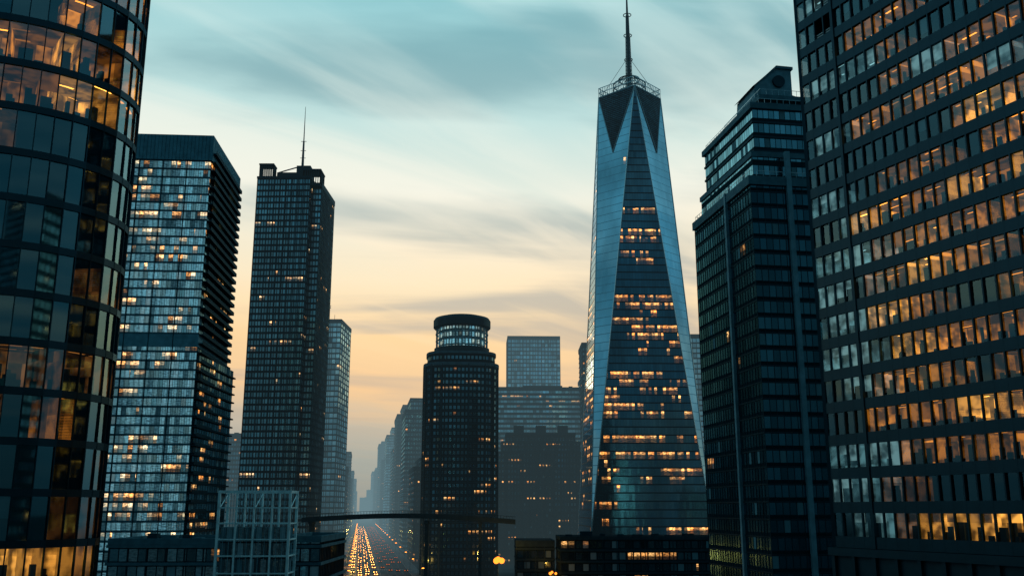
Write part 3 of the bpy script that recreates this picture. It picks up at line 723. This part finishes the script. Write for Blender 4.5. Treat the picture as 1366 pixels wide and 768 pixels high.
def globe(x,y,h,r,en):
    e=empty('plaza_lamp'); e.location=(x,y,0); q=MB(); q.beam((0,0,0),(0,0,h-r),.14,M_mast,8,.08); q.beam((0,0,0),(0,0,1),.28,M_mast,8,.18)
    for t in (0,2.094,4.189): q.beam((0,0,h-1.4),(1.5*math.cos(t),1.5*math.sin(t),h-.9),.06,M_mast)
    q.obj('post',e)
    g=MB(); 
    for cxq,cyq,cz in [(0,0,h)]+[(1.5*math.cos(t),1.5*math.sin(t),h-.5) for t in (0,2.094,4.189)]:
        for a in range(8):
            for b_ in range(12):
                P4=[]
                for (aa,bb) in((a,b_),(a+1,b_),(a+1,b_+1),(a,b_+1)):
                    th=math.pi*aa/8; ph=2*math.pi*bb/12; P4.append((cxq+r*math.sin(th)*math.cos(ph),cyq+r*math.sin(th)*math.sin(ph),cz+r*math.cos(th)))
                g.poly(P4,M_globe)
    g.obj('globes',e)
    ld=bpy.data.lights.new('lamp_light','POINT'); ld.energy=en; ld.color=(1,.28,.04); ld.shadow_soft_size=.4
    l=bpy.data.objects.new('lamp_light',ld); scene.collection.objects.link(l); l.parent=e; l.location=(0,-2.6,h+.2)
globe(-5.8,414,9.6,1.2,12000); globe(16,398,5.5,.5,2500); globe(-38.5,455,7,.4,2500); globe(-77,428,9,.35,2500)

# ------------------------------------------------------------ world
w=bpy.data.worlds.new('World'); scene.world=w; w.use_nodes=True
t=NT.__new__(NT); t.t=w.node_tree; t.t.nodes.clear(); t.mat=None
out=t.n('ShaderNodeOutputWorld')
tc=t.n('ShaderNodeTexCoord'); vn=t.n('ShaderNodeVectorMath',operation='NORMALIZE'); t.t.links.new(tc.outputs['Generated'],vn.inputs[0])
sp=t.n('ShaderNodeSeparateXYZ'); t.t.links.new(vn.outputs[0],sp.inputs[0]); X,Y,Zz=sp.outputs
def ramp(v,stops):
    r=t.n('ShaderNodeValToRGB'); t.put(r.inputs[0],v); el=r.color_ramp.elements
    el[0].position=stops[0][0]; el[0].color=(*stops[0][1],1); el[1].position=stops[-1][0]; el[1].color=(*stops[-1][1],1)
    for p,c in stops[1:-1]:
        e_=el.new(p); e_.color=(*c,1)
    return r.outputs[0]
front=ramp(Zz,[(0,(.16,.25,.28)),(.05,(.28,.35,.35)),(.09,(.55,.48,.38)),(.13,(.90,.60,.33)),(.175,(1.0,.69,.36)),(.23,(1.0,.84,.58)),(.31,(.84,.88,.77)),(.39,(.56,.79,.77)),(.5,(.30,.63,.68)),(1,(.08,.28,.34))])
back=ramp(Zz,[(0,(.012,.045,.06)),(.15,(.022,.09,.12)),(.5,(.028,.12,.165)),(1,(.028,.12,.165))])
hz=t.m('SQRT',t.m('ADD',t.m('ADD',t.m('MULTIPLY',X,X),t.m('MULTIPLY',Y,Y)),.0001))
az=t.m('DIVIDE',t.m('ADD',t.m('MULTIPLY',Y,.998),t.m('MULTIPLY',X,-.06)),hz)
side=ramp(Zz,[(0,(.04,.12,.16)),(.2,(.11,.32,.41)),(.5,(.14,.40,.5)),(1,(.06,.22,.28))])
col=t.mix(t.mr(az,-.55,.15,0,1,True),back,side)
col=t.mix(t.mr(az,.2,.86,0,1,True),col,front)
den=t.m('ADD',t.m('MAXIMUM',Zz,0.0),.12); px=t.m('DIVIDE',X,den); py=t.m('DIVIDE',Y,den)
def cloud(angle,sx,sy,seed,det=6,dist=.6):
    c_,s2=math.cos(angle),math.sin(angle)
    a=t.m('ADD',t.m('MULTIPLY',px,c_*sx),t.m('MULTIPLY',py,s2*sx)); b=t.m('ADD',t.m('MULTIPLY',px,-s2*sy),t.m('MULTIPLY',py,c_*sy))
    nz=t.n('ShaderNodeTexNoise'); t.put(nz.inputs['Vector'],t.comb(a,b,seed)); nz.inputs['Scale'].default_value=1; nz.inputs['Detail'].default_value=det; nz.inputs['Roughness'].default_value=.48; nz.inputs['Distortion'].default_value=dist
    return nz.outputs['Fac']
n1=cloud(math.radians(42),.55,2.3,2.3); n2=cloud(math.radians(8),.55,2.1,7.1); n3=cloud(math.radians(50),1.0,5.0,4.4,7,.5)
darkc=ramp(Zz,[(0,(.14,.23,.26)),(.12,(.52,.43,.34)),(.22,(.46,.46,.42)),(.32,(.31,.45,.47)),(.5,(.15,.40,.46)),(1,(.05,.2,.26))])
lightc=ramp(Zz,[(0,(.16,.25,.28)),(.12,(.98,.60,.29)),(.2,(1.05,.79,.47)),(.32,(.97,.95,.82)),(.5,(.62,.87,.86)),(1,(.2,.45,.5))])
fr_=t.mr(az,-.2,.8,.12,1,True); lowf=t.mr(Zz,.05,.16,.2,1,True)
col=t.mix(t.m('MULTIPLY',t.m('MULTIPLY',t.mr(n1,.45,.64,0,.85,True),fr_),lowf),col,lightc)
col=t.mix(t.m('MULTIPLY',t.m('MULTIPLY',t.mr(n2,.47,.65,0,.78,True),fr_),lowf),col,darkc)
col=t.mix(t.m('MULTIPLY',t.m('MULTIPLY',t.mr(n3,.45,.70,0,.5,True),fr_),lowf),col,lightc)
sky=t.n('ShaderNodeTexSky'); sky.sky_type='NISHITA'; sky.sun_disc=False; sky.sun_elevation=math.radians(8); sky.sun_rotation=math.radians(-3.5)
b1=t.n('ShaderNodeBackground'); t.put(b1.inputs[0],col); b1.inputs[1].default_value=.96
b2=t.n('ShaderNodeBackground'); t.put(b2.inputs[0],sky.outputs[0]); b2.inputs[1].default_value=.002
ad=t.n('ShaderNodeAddShader'); t.t.links.new(b1.outputs[0],ad.inputs[0]); t.t.links.new(b2.outputs[0],ad.inputs[1]); t.t.links.new(ad.outputs[0],out.inputs[0])

sd=bpy.data.lights.new('sun','SUN'); sd.energy=.2; sd.angle=math.radians(8); sd.color=(1,.75,.5)
so=bpy.data.objects.new('sun',sd); scene.collection.objects.link(so)
el_=math.radians(8); aa=math.radians(3.5)
dirv=Vector((-math.sin(aa)*math.cos(el_),math.cos(aa)*math.cos(el_),math.sin(el_)))
so.rotation_euler=dirv.to_track_quat('Z','Y').to_euler()

# ------------------------------------------------------------ camera
cd=bpy.data.cameras.new('camera'); cam=bpy.data.objects.new('camera',cd); scene.collection.objects.link(cam)
cam.location=(0,0,CAMZ); cam.rotation_euler=(math.radians(90+13.0),0,0)
cd.sensor_width=36; cd.lens=36*1276/1366; cd.clip_end=20000; cd.clip_start=.5
scene.camera=cam
scene.view_settings.view_transform='Standard'; scene.view_settings.look='None'; scene.view_settings.exposure=0
